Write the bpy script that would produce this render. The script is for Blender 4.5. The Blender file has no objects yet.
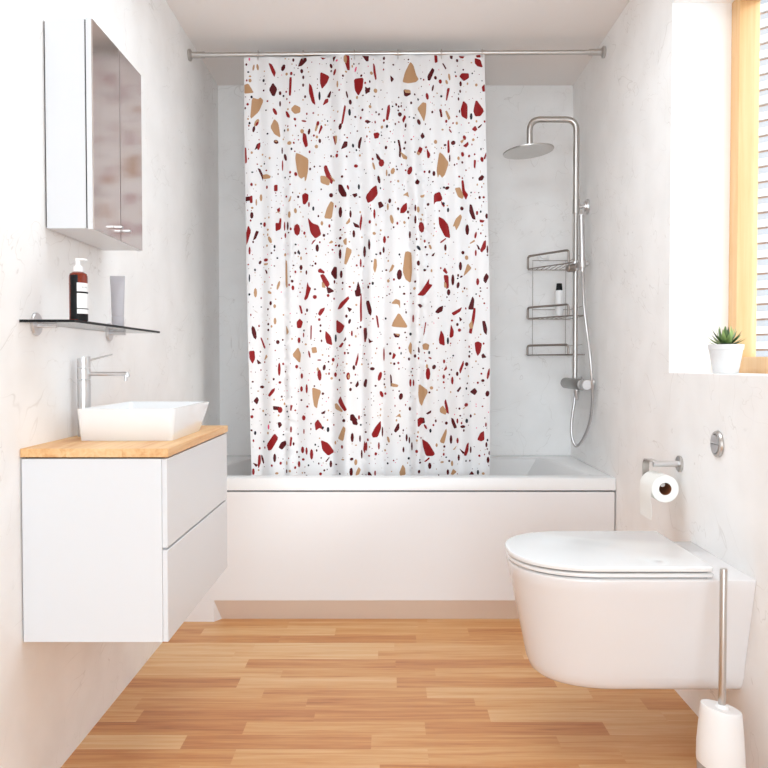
import bpy, bmesh, math, random
from mathutils import Vector, Matrix
from mathutils.geometry import delaunay_2d_cdt

S = bpy.context.scene
C = bpy.context.collection
PI = math.pi

# ---------------------------------------------------------------- camera
H = 1.01
FPX = 785.0
PITCH = math.radians(1.53)
cam = bpy.data.cameras.new('camera')
co = bpy.data.objects.new('camera', cam)
C.objects.link(co)
co.location = (0, 0, H)
co.rotation_euler = (PI/2 - PITCH, 0, 0)
cam.sensor_width = 36
cam.lens = 36 * FPX / 768
cam.shift_x = -5 / 768
cam.clip_end = 1000
S.camera = co

# ---------------------------------------------------------------- world
w = bpy.data.worlds.new('sky')
S.world = w
w.use_nodes = True
bg = w.node_tree.nodes['Background']
bg.inputs[0].default_value = (0.79, 0.915, 1.0, 1)
bg.inputs[1].default_value = 1.4

# ---------------------------------------------------------------- sun
sl = bpy.data.lights.new('sun', 'SUN')
sl.energy = 0.95
sl.angle = math.radians(14)
sl.color = (1, 0.97, 0.93)
so = bpy.data.objects.new('sun', sl)
C.objects.link(so)
so.location = (6, -5, 5)
so.rotation_euler = Vector((-1.38, 1.30, -0.70)).to_track_quat('-Z', 'Y').to_euler()

# added wide fill sun, shining in through the open near side
dl = bpy.data.lights.new('rear_fill_sun', 'SUN')
dl.energy = 1.8
dl.angle = math.radians(55)
dl.color = (0.80, 0.915, 1.0)
do = bpy.data.objects.new('rear_fill_sun', dl)
C.objects.link(do)
do.location = (0.5, -6, 3.5)
do.rotation_euler = Vector((-0.05, 1.0, -0.13)).to_track_quat('-Z', 'Y').to_euler()

# added fill light under the ceiling, out of view above the frame
al = bpy.data.lights.new('overhead_fill_light', 'AREA')
al.shape = 'RECTANGLE'
al.size = 0.8
al.size_y = 1.0
al.energy = 9.5
al.color = (0.82, 0.93, 1.0)
ao = bpy.data.objects.new('overhead_fill_light', al)
C.objects.link(ao)
ao.location = (0.03, 2.0, 2.318)

vs = S.view_settings
vs.view_transform = 'Standard'
vs.look = 'None'
vs.gamma = 1
vs.use_curve_mapping = False
vs.exposure = 0.56
S.cycles.max_bounces = 16
S.cycles.diffuse_bounces = 10

# ================================================================ helpers
def srgb(r, g, b):
    f = lambda c: (c/255/12.92) if c/255 <= 0.04045 else ((c/255+0.055)/1.055)**2.4
    return (f(r), f(g), f(b), 1)

def mat(name, col, rough=0.5, metal=0.0, spec=0.5, coat=0.0, trans=0.0, noise=0.0, nscale=20):
    m = bpy.data.materials.new(name)
    m.use_nodes = True
    nt = m.node_tree
    b = nt.nodes['Principled BSDF']
    b.inputs['Base Color'].default_value = col
    b.inputs['Roughness'].default_value = rough
    b.inputs['Metallic'].default_value = metal
    b.inputs['Specular IOR Level'].default_value = spec
    b.inputs['Coat Weight'].default_value = coat
    b.inputs['Transmission Weight'].default_value = trans
    if noise:
        tc = nt.nodes.new('ShaderNodeTexCoord')
        nz = nt.nodes.new('ShaderNodeTexNoise')
        nz.inputs['Scale'].default_value = nscale
        mr = nt.nodes.new('ShaderNodeMapRange')
        mr.inputs['To Min'].default_value = rough - noise
        mr.inputs['To Max'].default_value = rough + noise
        nt.links.new(tc.outputs['Object'], nz.inputs['Vector'])
        nt.links.new(nz.outputs['Fac'], mr.inputs['Value'])
        nt.links.new(mr.outputs['Result'], b.inputs['Roughness'])
    return m

def clear_glass(name, col, base_reflect=0.04):
    m = bpy.data.materials.new(name)
    m.use_nodes = True
    nt = m.node_tree
    nt.nodes.remove(nt.nodes['Principled BSDF'])
    out = nt.nodes['Material Output']
    tr = nt.nodes.new('ShaderNodeBsdfTransparent')
    tr.inputs['Color'].default_value = col
    gl = nt.nodes.new('ShaderNodeBsdfGlossy')
    gl.inputs['Roughness'].default_value = 0.03
    lf = nt.nodes.new('ShaderNodeLayerWeight')
    lf.inputs['Blend'].default_value = 0.5
    pw = nt.nodes.new('ShaderNodeMath'); pw.operation = 'POWER'; pw.inputs[1].default_value = 5
    nt.links.new(lf.outputs['Facing'], pw.inputs[0])
    lw = nt.nodes.new('ShaderNodeMath'); lw.operation = 'MULTIPLY_ADD'
    lw.inputs[1].default_value = 1 - base_reflect; lw.inputs[2].default_value = base_reflect
    nt.links.new(pw.outputs[0], lw.inputs[0])
    mx = nt.nodes.new('ShaderNodeMixShader')
    nt.links.new(lw.outputs[0], mx.inputs[0])
    nt.links.new(tr.outputs[0], mx.inputs[1])
    nt.links.new(gl.outputs[0], mx.inputs[2])
    nt.links.new(mx.outputs[0], out.inputs['Surface'])
    return m

def marble(name, base, vein, amount=0.24):
    """off-white microcement with fine hairline veins"""
    m = bpy.data.materials.new(name)
    m.use_nodes = True
    nt = m.node_tree
    N = nt.nodes.new
    L = nt.links.new
    b = nt.nodes['Principled BSDF']
    b.inputs['Roughness'].default_value = 0.55
    tc = N('ShaderNodeTexCoord')
    def veins(scale, rot, width, seed):
        mp = N('ShaderNodeMapping'); mp.vector_type = 'TEXTURE'
        mp.inputs['Rotation'].default_value = rot
        mp.inputs['Location'].default_value = (seed, seed*1.3, seed*0.7)
        mp.inputs['Scale'].default_value = (1, 1, 2.4)
        L(tc.outputs['Object'], mp.inputs['Vector'])
        n = N('ShaderNodeTexNoise')
        n.inputs['Scale'].default_value = scale
        n.inputs['Detail'].default_value = 3.2
        n.inputs['Roughness'].default_value = 0.6
        n.inputs['Distortion'].default_value = 0.7
        L(mp.outputs[0], n.inputs['Vector'])
        s = N('ShaderNodeMath'); s.operation = 'SUBTRACT'; s.inputs[1].default_value = 0.5
        L(n.outputs['Fac'], s.inputs[0])
        a = N('ShaderNodeMath'); a.operation = 'ABSOLUTE'
        L(s.outputs[0], a.inputs[0])
        r = N('ShaderNodeMapRange')
        r.inputs['From Min'].default_value = 0
        r.inputs['From Max'].default_value = width
        r.inputs['To Min'].default_value = 1
        r.inputs['To Max'].default_value = 0
        L(a.outputs[0], r.inputs['Value'])
        # break the hairlines up
        g = N('ShaderNodeTexNoise'); g.inputs['Scale'].default_value = 5.0; g.inputs['Detail'].default_value = 2
        mp2 = N('ShaderNodeMapping'); mp2.inputs['Location'].default_value = (seed+3, seed, 2)
        L(tc.outputs['Object'], mp2.inputs['Vector']); L(mp2.outputs[0], g.inputs['Vector'])
        gr = N('ShaderNodeMapRange'); gr.inputs['From Min'].default_value = 0.44; gr.inputs['From Max'].default_value = 0.60
        L(g.outputs['Fac'], gr.inputs['Value'])
        mu = N('ShaderNodeMath'); mu.operation = 'MULTIPLY'
        L(r.outputs[0], mu.inputs[0]); L(gr.outputs[0], mu.inputs[1])
        return mu
    v1 = veins(3.6, (-0.85, 0.75, 0.0), 0.0042, 1.0)
    v2 = veins(5.4, (-0.55, 0.95, 0.3), 0.0048, 5.0)
    mx = N('ShaderNodeMath'); mx.operation = 'MAXIMUM'
    L(v1.outputs[0], mx.inputs[0]); L(v2.outputs[0], mx.inputs[1])
    cl = N('ShaderNodeTexNoise'); cl.inputs['Scale'].default_value = 7; cl.inputs['Detail'].default_value = 6
    L(tc.outputs['Object'], cl.inputs['Vector'])
    cr = N('ShaderNodeMapRange'); cr.inputs['From Min'].default_value = 0.35; cr.inputs['From Max'].default_value = 0.7
    cr.inputs['To Min'].default_value = 0; cr.inputs['To Max'].default_value = 0.09
    L(cl.outputs['Fac'], cr.inputs['Value'])
    sc = N('ShaderNodeMath'); sc.operation = 'MULTIPLY_ADD'
    sc.inputs[1].default_value = amount
    L(mx.outputs[0], sc.inputs[0]); L(cr.outputs[0], sc.inputs[2])
    mc = N('ShaderNodeMix'); mc.data_type = 'RGBA'
    mc.inputs[6].default_value = base
    mc.inputs[7].default_value = vein
    L(sc.outputs[0], mc.inputs[0])
    L(mc.outputs[2], b.inputs['Base Color'])
    return m

def wood(name, bw, rh, cols, rough=0.4, axis='X', grain=1.0, contrast=1.0, vcut=False):
    """staves laid along X (or Y); random tone per stave and stretched grain"""
    m = bpy.data.materials.new(name)
    m.use_nodes = True
    nt = m.node_tree
    N = nt.nodes.new
    L = nt.links.new
    b = nt.nodes['Principled BSDF']
    b.inputs['Roughness'].default_value = rough
    tc = N('ShaderNodeTexCoord')
    mp = N('ShaderNodeMapping')
    if axis == 'Y': mp.inputs['Rotation'].default_value = (0, 0, PI/2)
    if axis == 'Z': mp.inputs['Rotation'].default_value = (0, PI/2, 0)
    L(tc.outputs['Object'], mp.inputs['Vector'])
    sp = N('ShaderNodeSeparateXYZ'); L(mp.outputs[0], sp.inputs[0])
    def M(op, a, b=None, c=None):
        n = N('ShaderNodeMath'); n.operation = op
        for i, v in enumerate((a, b, c)):
            if v is None: continue
            if isinstance(v, (int, float)): n.inputs[i].default_value = v
            else: L(v, n.inputs[i])
        return n.outputs[0]
    row = M('FLOOR', M('DIVIDE', sp.outputs[1], rh))
    lay = M('FLOOR', M('DIVIDE', sp.outputs[2], 0.5))
    w1 = N('ShaderNodeTexWhiteNoise'); w1.noise_dimensions = '1D'; L(row, w1.inputs['W'])
    col = M('FLOOR', M('DIVIDE', M('MULTIPLY_ADD', w1.outputs['Value'], bw*7.3, sp.outputs[0]), bw))
    cb = N('ShaderNodeCombineXYZ'); L(row, cb.inputs[0]); L(col, cb.inputs[1]); L(lay, cb.inputs[2])
    w2 = N('ShaderNodeTexWhiteNoise'); w2.noise_dimensions = '3D'; L(cb.outputs[0], w2.inputs['Vector'])
    class _B: outputs = {'Color': w2.outputs['Value']}
    br = _B
    st = N('ShaderNodeMapping')
    st.inputs['Scale'].default_value = (2.4, 46, 46)
    L(mp.outputs[0], st.inputs['Vector'])
    # shift the grain from stave to stave
    ad = N('ShaderNodeVectorMath'); ad.operation = 'MULTIPLY_ADD'
    ad.inputs[1].default_value = (130, 70, 50)
    L(br.outputs['Color'], ad.inputs[0]); L(st.outputs[0], ad.inputs[2])
    n1 = N('ShaderNodeTexNoise'); n1.inputs['Scale'].default_value = 1.0*grain; n1.inputs['Detail'].default_value = 6
    n1.inputs['Roughness'].default_value = 0.62; n1.inputs['Distortion'].default_value = 0.6
    L(ad.outputs[0], n1.inputs['Vector'])
    n2 = N('ShaderNodeTexNoise'); n2.inputs['Scale'].default_value = 3.3*grain; n2.inputs['Detail'].default_value = 4
    L(ad.outputs[0], n2.inputs['Vector'])
    # tone = 0.42*stave + grain
    a1 = N('ShaderNodeMath'); a1.operation = 'MULTIPLY_ADD'; a1.inputs[1].default_value = 0.40*contrast; a1.inputs[2].default_value = -0.28*contrast - 0.51*(contrast-1)
    L(br.outputs['Color'], a1.inputs[0])
    a2 = N('ShaderNodeMath'); a2.operation = 'MULTIPLY_ADD'; a2.inputs[1].default_value = 0.9*contrast
    L(n1.outputs['Fac'], a2.inputs[0]); L(a1.outputs[0], a2.inputs[2])
    a3 = N('ShaderNodeMath'); a3.operation = 'MULTIPLY_ADD'; a3.inputs[1].default_value = 0.28*contrast
    L(n2.outputs['Fac'], a3.inputs[0]); L(a2.outputs[0], a3.inputs[2])
    cr = N('ShaderNodeValToRGB')
    cr.color_ramp.elements[0].position = 0.0
    cr.color_ramp.elements[0].color = cols[0]
    cr.color_ramp.elements[1].position = 1.0
    cr.color_ramp.elements[1].color = cols[-1]
    for i, c in enumerate(cols[1:-1]):
        e = cr.color_ramp.elements.new((i+1)/(len(cols)-1)*0.9)
        e.color = c
    L(a3.outputs[0], cr.inputs[0])
    L(cr.outputs[0], b.inputs['Base Color'])
    return m

# ---- mesh helpers: everything is drawn in world coordinates, put() re-bases it
def bx(bm, x0, y0, z0, x1, y1, z1, bev=0.0, seg=2, mi=0):
    r = bmesh.ops.create_cube(bm, size=1)
    vs_ = r['verts']
    for v in vs_:
        v.co = Vector((x0+(v.co.x+.5)*(x1-x0), y0+(v.co.y+.5)*(y1-y0), z0+(v.co.z+.5)*(z1-z0)))
    fs = set(f for v in vs_ for f in v.link_faces)
    for f in fs: f.material_index = mi
    if bev:
        es = list(set(e for v in vs_ for e in v.link_edges))
        r2 = bmesh.ops.bevel(bm, geom=es, offset=bev, segments=seg, profile=0.5, affect='EDGES')
        for f in r2['faces']: f.material_index = mi

def frame_from(d):
    d = d.normalized()
    a = Vector((0, 0, 1)) if abs(d.z) < 0.95 else Vector((1, 0, 0))
    u = d.cross(a).normalized()
    return u, d.cross(u).normalized()

def tube(bm, pts, r, n=16, caps=True, closed=False):
    pts = [Vector(p) for p in pts]
    rs = r if isinstance(r, (list, tuple)) else [r]*len(pts)
    m = len(pts)
    rings = []
    u = None
    for i, p in enumerate(pts):
        if closed: d = pts[(i+1) % m] - pts[i-1]
        elif i == 0: d = pts[1]-p
        elif i == m-1: d = p-pts[-2]
        else: d = (pts[i+1]-p).normalized() + (p-pts[i-1]).normalized()
        d.normalize()
        if u is None: u, _ = frame_from(d)
        u = (u - d*u.dot(d)).normalized()
        v = d.cross(u)
        rings.append([bm.verts.new(p + rs[i]*(math.cos(2*PI*k/n)*u + math.sin(2*PI*k/n)*v)) for k in range(n)])
    for i in range(m if closed else m-1):
        a, b2 = rings[i], rings[(i+1) % m]
        for k in range(n):
            bm.faces.new((a[k], a[(k+1) % n], b2[(k+1) % n], b2[k]))
    if caps and not closed:
        bm.faces.new(list(reversed(rings[0]))); bm.faces.new(rings[-1])

def arc_path(pts, rad, n=8):
    """polyline with rounded corners"""
    pts = [Vector(p) for p in pts]
    out = [pts[0]]
    for i in range(1, len(pts)-1):
        a, p, c = pts[i-1], pts[i], pts[i+1]
        d1 = (a-p).normalized(); d2 = (c-p).normalized()
        s, e = p+d1*rad, p+d2*rad
        for k in range(n+1):
            t = k/n
            out.append((1-t)**2*s + 2*t*(1-t)*(p*0.72+(s+e)*0.14) + t*t*e if False else (1-t)**2*s+2*t*(1-t)*p+t*t*e)
    out.append(pts[-1])
    return out

def lathe(bm, prof, origin, axis=(0, 0, 1), n=32, cap0=True, cap1=True):
    """prof = [(r, h)...] turned about axis through origin"""
    o = Vector(origin); d = Vector(axis).normalized()
    u, v = frame_from(d)
    rings = []
    for r, h in prof:
        rings.append([bm.verts.new(o + d*h + r*(math.cos(2*PI*k/n)*u + math.sin(2*PI*k/n)*v)) for k in range(n)])
    for a, b2 in zip(rings, rings[1:]):
        for k in range(n):
            bm.faces.new((a[k], a[(k+1) % n], b2[(k+1) % n], b2[k]))
    if cap0: bm.faces.new(list(reversed(rings[0])))
    if cap1: bm.faces.new(rings[-1])

def loft(bm, rings, cap0=True, cap1=True, close=True):
    R = [[bm.verts.new(p) for p in ring] for ring in rings]
    n = len(R[0])
    for a, b2 in zip(R, R[1:]):
        for k in range(n):
            bm.faces.new((a[k], a[(k+1) % n], b2[(k+1) % n], b2[k]))
    if cap0: bm.faces.new(list(reversed(R[0])))
    if cap1: bm.faces.new(R[-1])
    return R

def prism(bm, poly, z0, z1):
    loft(bm, [[Vector((x, y, z0)) for x, y in poly], [Vector((x, y, z1)) for x, y in poly]])

def put(name, bm, mats, parent=None, smooth=35, label=None, cat=None, group=None, kind=None, recalc=True):
    if recalc: bmesh.ops.recalc_face_normals(bm, faces=bm.faces[:])
    me = bpy.data.meshes.new(name)
    if parent is not None:
        org = Vector(parent['_org']) if '_org' in parent else parent.location.copy()
    elif kind == 'structure':
        org = Vector((0, 0, 0))
    else:
        xs = [v.co for v in bm.verts]
        org = Vector(((min(c.x for c in xs)+max(c.x for c in xs))/2, (min(c.y for c in xs)+max(c.y for c in xs))/2, min(c.z for c in xs)))
    bmesh.ops.translate(bm, verts=bm.verts[:], vec=-org)
    bm.to_mesh(me); bm.free()
    o = bpy.data.objects.new(name, me)
    C.objects.link(o)
    for m in (mats if isinstance(mats, (list, tuple)) else [mats]): me.materials.append(m)
    if smooth:
        me.shade_smooth()
        me.set_sharp_from_angle(angle=math.radians(smooth))
    if parent is not None:
        o.parent = parent
        ORG[o.name] = org
        o['_org'] = tuple(org)
    else:
        o.location = org
        o['_org'] = tuple(org)
    if label: o['label'] = label
    if cat: o['category'] = cat
    if group: o['group'] = group
    if kind: o['kind'] = kind
    return o
ORG = {}

def thing(name, loc, label, cat, group=None):
    o = bpy.data.objects.new(name, None)
    C.objects.link(o)
    o.location = loc
    o.empty_display_size = 0.05
    o['label'] = label
    o['category'] = cat
    if group: o['group'] = group
    o['_org'] = tuple(loc)
    return o

B = bmesh.new

# ================================================================ materials
M_WALL = marble('marble_wall', srgb(247, 246, 245), srgb(150, 138, 124))
M_CEIL = mat('ceiling_paint', srgb(240, 235, 232), 0.9)
M_REVEAL = mat('reveal_paint', srgb(246, 245, 244), 0.85)
M_FLOOR = wood('parquet', 0.5, 0.078, [srgb(140, 74, 36), srgb(188, 122, 70), srgb(206, 148, 92), srgb(218, 172, 120), srgb(230, 198, 156)], rough=0.38, contrast=1.15)
M_TOP = wood('butcher_block', 0.6, 0.062, [srgb(172, 98, 50), srgb(208, 146, 88), srgb(226, 180, 126), srgb(238, 204, 156)], rough=0.45, axis='Y', contrast=1.35)
M_FRAME = wood('pine_frame', 5.0, 0.5, [srgb(188, 126, 74), srgb(214, 164, 108), srgb(226, 184, 134), srgb(238, 206, 166)], rough=0.5, axis='Z', grain=0.8, contrast=0.8)
M_WHITE = mat('white_lacquer', srgb(221, 223, 226), 0.35)
M_ACRYL = mat('white_acrylic', srgb(232, 232, 232), 0.22)
M_PANEL = mat('bath_panel_white', srgb(232, 231, 232), 0.3)
M_CERAM = mat('white_ceramic', srgb(236, 237, 238), 0.12, coat=0.3)
M_TOILET = mat('white_toilet_ceramic', srgb(228, 226, 226), 0.18)
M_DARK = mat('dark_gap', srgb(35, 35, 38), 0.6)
M_STEEL = mat('brushed_steel', srgb(200, 196, 192), 0.28, metal=1)
M_CHROME = mat('satin_chrome', srgb(214, 212, 212), 0.3, metal=1)
M_DSTEEL = mat('dark_brushed_steel', srgb(165, 156, 149), 0.42, metal=1)
M_GUN = mat('gunmetal_steel', srgb(150, 147, 144), 0.4, metal=1)
M_MIRROR = mat('mirror', srgb(204, 192, 187), 0.12, metal=1)
M_GLASS = clear_glass('window_glass', (0.98, 0.99, 0.99, 1))
M_SHELF = clear_glass('shelf_glass', (0.86, 0.85, 0.85, 1))
M_BLACK = mat('black', srgb(12, 12, 14), 0.5, spec=0.25)
M_AMBER = mat('amber_plastic', srgb(140, 46, 14), 0.12, trans=0.35)
M_WPLAST = mat('white_plastic', srgb(240, 240, 240), 0.4)
M_GTUBE = mat('grey_tube', srgb(176, 173, 178), 0.4)
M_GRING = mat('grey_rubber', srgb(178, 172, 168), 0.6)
M_PAPER = mat('tissue_paper', srgb(240, 240, 236), 0.95)
M_CARD = mat('cardboard', srgb(150, 92, 55), 0.9)
M_SOIL = mat('dark_soil', srgb(45, 36, 30), 0.95)
M_POT = mat('white_pot', srgb(214, 213, 213), 0.6)

def leaf_material():
    m = bpy.data.materials.new('succulent_leaf')
    m.use_nodes = True
    nt = m.node_tree
    b = nt.nodes['Principled BSDF']
    b.inputs['Roughness'].default_value = 0.4
    oi = nt.nodes.new('ShaderNodeObjectInfo')
    cr = nt.nodes.new('ShaderNodeValToRGB')
    cr.color_ramp.elements[0].color = srgb(48, 78, 38)
    cr.color_ramp.elements[1].color = srgb(164, 190, 118)
    nt.links.new(oi.outputs['Random'], cr.inputs[0])
    nt.links.new(cr.outputs[0], b.inputs['Base Color'])
    return m
M_LEAF = leaf_material()

# ================================================================ room shell
XL, XR, YB, ZC, YN = -0.82, 0.883, 3.80, 2.34, -1.6
WY0, WY1, WZ0, WZ1, WXO = 1.25, 2.475, 0.98, 2.13, 1.14
bm = B(); bx(bm, XL-.2, YN, -.2, XR+.3, YB+.2, 0); put('floor', bm, M_FLOOR, kind='structure', smooth=0)
bm = B(); bx(bm, XL-.2, YN, ZC, XR+.3, YB+.2, ZC+.2); put('ceiling', bm, M_CEIL, kind='structure', smooth=0)
bm = B(); bx(bm, XL-.2, YN, 0, XL, YB+.2, ZC); put('wall_left', bm, M_WALL, kind='structure', smooth=0)
bm = B(); bx(bm, XL, YB, 0, XR, YB+.2, ZC); put('wall_back', bm, M_WALL, kind='structure', smooth=0)
# right wall as one mesh with the window opening
bm = B()
T = WXO
def wall_ring(x):
    return [Vector((x, YN, 0)), Vector((x, YB+.2, 0)), Vector((x, YB+.2, ZC)), Vector((x, YN, ZC))], \
           [Vector((x, WY0, WZ0)), Vector((x, WY1, WZ0)), Vector((x, WY1, WZ1)), Vector((x, WY0, WZ1))]
o1, i1 = wall_ring(XR); o2, i2 = wall_ring(T)
O1 = [bm.verts.new(p) for p in o1]; I1 = [bm.verts.new(p) for p in i1]
O2 = [bm.verts.new(p) for p in o2]; I2 = [bm.verts.new(p) for p in i2]
for k in range(4):
    j = (k+1) % 4
    bm.faces.new((O1[k], O1[j], I1[j], I1[k]))
    bm.faces.new((O2[j], O2[k], I2[k], I2[j]))
    bm.faces.new((O1[j], O1[k], O2[k], O2[j]))
    f = bm.faces.new((I1[k], I1[j], I2[j], I2[k])); f.material_index = 1
put('wall_right', bm, [M_WALL, M_REVEAL], kind='structure', smooth=0)

# ---- window
wf = bpy.data.objects.new('window_1', None); C.objects.link(wf); wf['kind'] = 'structure'
wf.location = (1.13, (WY0+WY1)/2, WZ0); wf['_org'] = tuple(wf.location)
FX0, FX1, FW = 1.067, 1.13, 0.055
bm = B()
bx(bm, FX0, WY1-.058, WZ0, FX1, WY1, WZ1, .002)
bx(bm, FX0, WY0, WZ0, FX1, WY0+.058, WZ1, .002)
bx(bm, FX0, WY0+.058, WZ0, FX1, WY1-.058, WZ0+.048, .002)
bx(bm, FX0, WY0+.058, WZ1-.02, FX1, WY1-.058, WZ1, .002)
put('window_frame', bm, M_FRAME, wf)
bm = B(); bx(bm, 1.112, WY0+.05, WZ0+.04, 1.118, WY1-.05, WZ1-.01); put('pane', bm, M_GLASS, wf, smooth=0)

# ================================================================ building outside
M_FAC = mat('facade_concrete', srgb(238, 232, 228), 0.9)
M_FAC2 = mat('brick_recess', srgb(186, 148, 134), 0.9)
M_WIN = mat('facade_glass', srgb(172, 172, 176), 0.25)
tower = thing('apartment_tower', (74, 150, -30), 'tall pale apartment tower with stacked window bands outside the window', 'building')
TM = Matrix.Translation(Vector((71, 150, 0))) @ Matrix.Rotation(math.radians(135), 4, 'Z')
def tbx(bm, x0, y0, z0, x1, y1, z1):
    n0 = len(bm.verts)
    bx(bm, x0, y0, z0, x1, y1, z1)
    bm.verts.ensure_lookup_table()
    for v in list(bm.verts)[n0:]: v.co = TM @ v.co
# local x runs along the facade (away and to the left), local +y faces the bathroom
bm = B(); tbx(bm, -14, -14, -30, 6, -0.9, 86); put('tower_body', bm, M_FAC2, tower, smooth=0)
FH = 2.9
for k in range(28):
    z = -1.5 + k*FH
    bm = B(); tbx(bm, -14, -0.9, z-.55, 6, 0.0 if k % 7 != 4 else .5, z+.75); put('floor_band', bm, M_FAC, tower, smooth=0)
for k in range(25):
    z = -1.5 + k*FH
    for x in (-10.3, -6.3, -2.3, 1.62):
        bm = B(); tbx(bm, x, -.9, z+.75, x+3.55, -.35, z+1.95); put('window', bm, M_WIN, tower, smooth=0)
for x in (-6.72, -2.72, 1.3, 5.3):
    bm = B(); tbx(bm, x, -.9, -30, x+.3, .15, 86); put('pier', bm, M_FAC, tower, smooth=0)

# ================================================================ bathtub
tub = thing('bathtub', ((XL+XR)/2, 3.42, 0), 'white built-in bathtub with flat front panel against the back wall', 'bathtub')
g = .002
x0, x1, y0, y1 = XL+g, XR-g, 3.04, YB-g
ZR = 0.563
def rring(pts, z): return [Vector((x, y, z)) for x, y in pts]
def opening(dx0, dx1, dy0, dy1, z, bow=1.0):
    # trapezoid basin mouth with a bowed right and left end
    ya, yb = 3.115+dy0, 3.715-dy1
    pts = []
    n = 12
    for k in range(n+1):      # right end: back corner to front
        t = k/n
        X = 0.700 + bow*.105*math.sin(t*PI/2)**0.85 - dx1
        pts.append((X, yb + (ya-yb)*t))
    for k in range(n+1):      # left end: front to back
        t = 1-k/n
        X = -.640 - bow*.105*math.sin(t*PI/2)**0.85 + dx0
        pts.append((X, yb + (ya-yb)*t))
    return rring(pts, z)
def outer(z, d=0.0):
    ref = opening(0, 0, 0, 0, z)
    n = len(ref)//2
    pts = []
    for k in range(n):
        t = k/(n-1); pts.append((x1-d, (y1-d)+((y0+d)-(y1-d))*t))
    for k in range(n):
        t = 1-k/(n-1); pts.append((x0+d, (y1-d)+((y0+d)-(y1-d))*t))
    return rring(pts, z)
bm = B()
loft(bm, [outer(.515), outer(ZR-.004), outer(ZR-.001, .0015), outer(ZR, .004), opening(-.006, -.006, -.006, -.006, ZR), opening(0, 0, 0, 0, ZR-.003), opening(.004, .004, .004, .004, ZR-.012),
          opening(.05, .10, .02, .03, .40, .8), opening(.16, .26, .04, .05, .20, .4), opening(.22, .34, .07, .08, .14, .3), opening(.30, .42, .12, .12, .13, .2)], cap0=False, cap1=True)
put('tub_shell', bm, M_ACRYL, tub, smooth=50)
bm = B()
bx(bm, x0, 3.04, .083, x1-.003, 3.064, .509, .0012, 1)
put('front_panel', bm, M_PANEL, tub)
bm = B(); bx(bm, x0, 3.0815, 0.0, x1, 3.095, .515); put('dark_backing', bm, M_DARK, tub, smooth=0)  # dark sheet behind the panel, showing in the gap below the rim
def slab(bm, front, depth=.004):
    loft(bm, [[Vector(p) for p in front], [Vector(p)+Vector((0, depth, 0)) for p in front]])
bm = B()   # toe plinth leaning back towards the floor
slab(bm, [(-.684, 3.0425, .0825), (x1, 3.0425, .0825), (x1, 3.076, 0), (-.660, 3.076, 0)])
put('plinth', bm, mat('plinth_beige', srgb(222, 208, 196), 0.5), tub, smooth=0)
bm = B()
bx(bm, x0, 3.040, 0.0, -.684, 3.062, .0829)
slab(bm, [(-.684, 3.0402, .0825), (-.660, 3.075, 0), (-.684, 3.0402, 0)], .004)
put('pipe_boxing', bm, M_PANEL, tub, smooth=0)

# ================================================================ shower curtain
def p2w(u, v, Y=3.24):
    dx = (u-389)/FPX; dy = (384-v)/FPX
    r = (dx, math.cos(PITCH)+dy*math.sin(PITCH), -math.sin(PITCH)+dy*math.cos(PITCH))
    t = Y/r[1]
    return r[0]*t, H+r[2]*t

CHIPS = []   # (colour, polygon) measured on the cloth
def grow(pts, k=1.15):
    cx = sum(p[0] for p in pts)/len(pts); cy = sum(p[1] for p in pts)/len(pts)
    return [(cx+(p[0]-cx)*k, cy+(p[1]-cy)*k) for p in pts]
def crop(ox, oy, txt):
    s = 130/768
    for line in txt.strip().splitlines():
        line = line.strip()
        if not line: continue
        c, rest = line.split(None, 1)
        nums = [float(q) for q in rest.replace(',', ' ').split()]
        if c[0] == 'e':      # ellipse: cx cy w h rot
            nums = nums + [0]*(5-len(nums))
            cx, cy, ww, hh, a = nums[:5]
            a = math.radians(a)
            n = 8
            pts = []
            for k in range(n):
                x = ww/2*math.cos(2*PI*k/n); y = hh/2*math.sin(2*PI*k/n)
                pts.append((ox+s*(cx + x*math.cos(a)-y*math.sin(a)), oy+s*(cy + x*math.sin(a)+y*math.cos(a))))
            CHIPS.append((c[1], grow(pts)))
        else:
            raw = [(ox+s*nums[i], oy+s*nums[i+1]) for i in range(0, len(nums), 2)]
            pts = []
            for i in range(len(raw)):     # soften the corners
                a_, b_ = raw[i], raw[(i+1) % len(raw)]
                pts.append((a_[0]*.86+b_[0]*.14, a_[1]*.86+b_[1]*.14))
                pts.append((a_[0]*.14+b_[0]*.86, a_[1]*.14+b_[1]*.86))
            CHIPS.append((c, grow(pts)))

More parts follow.
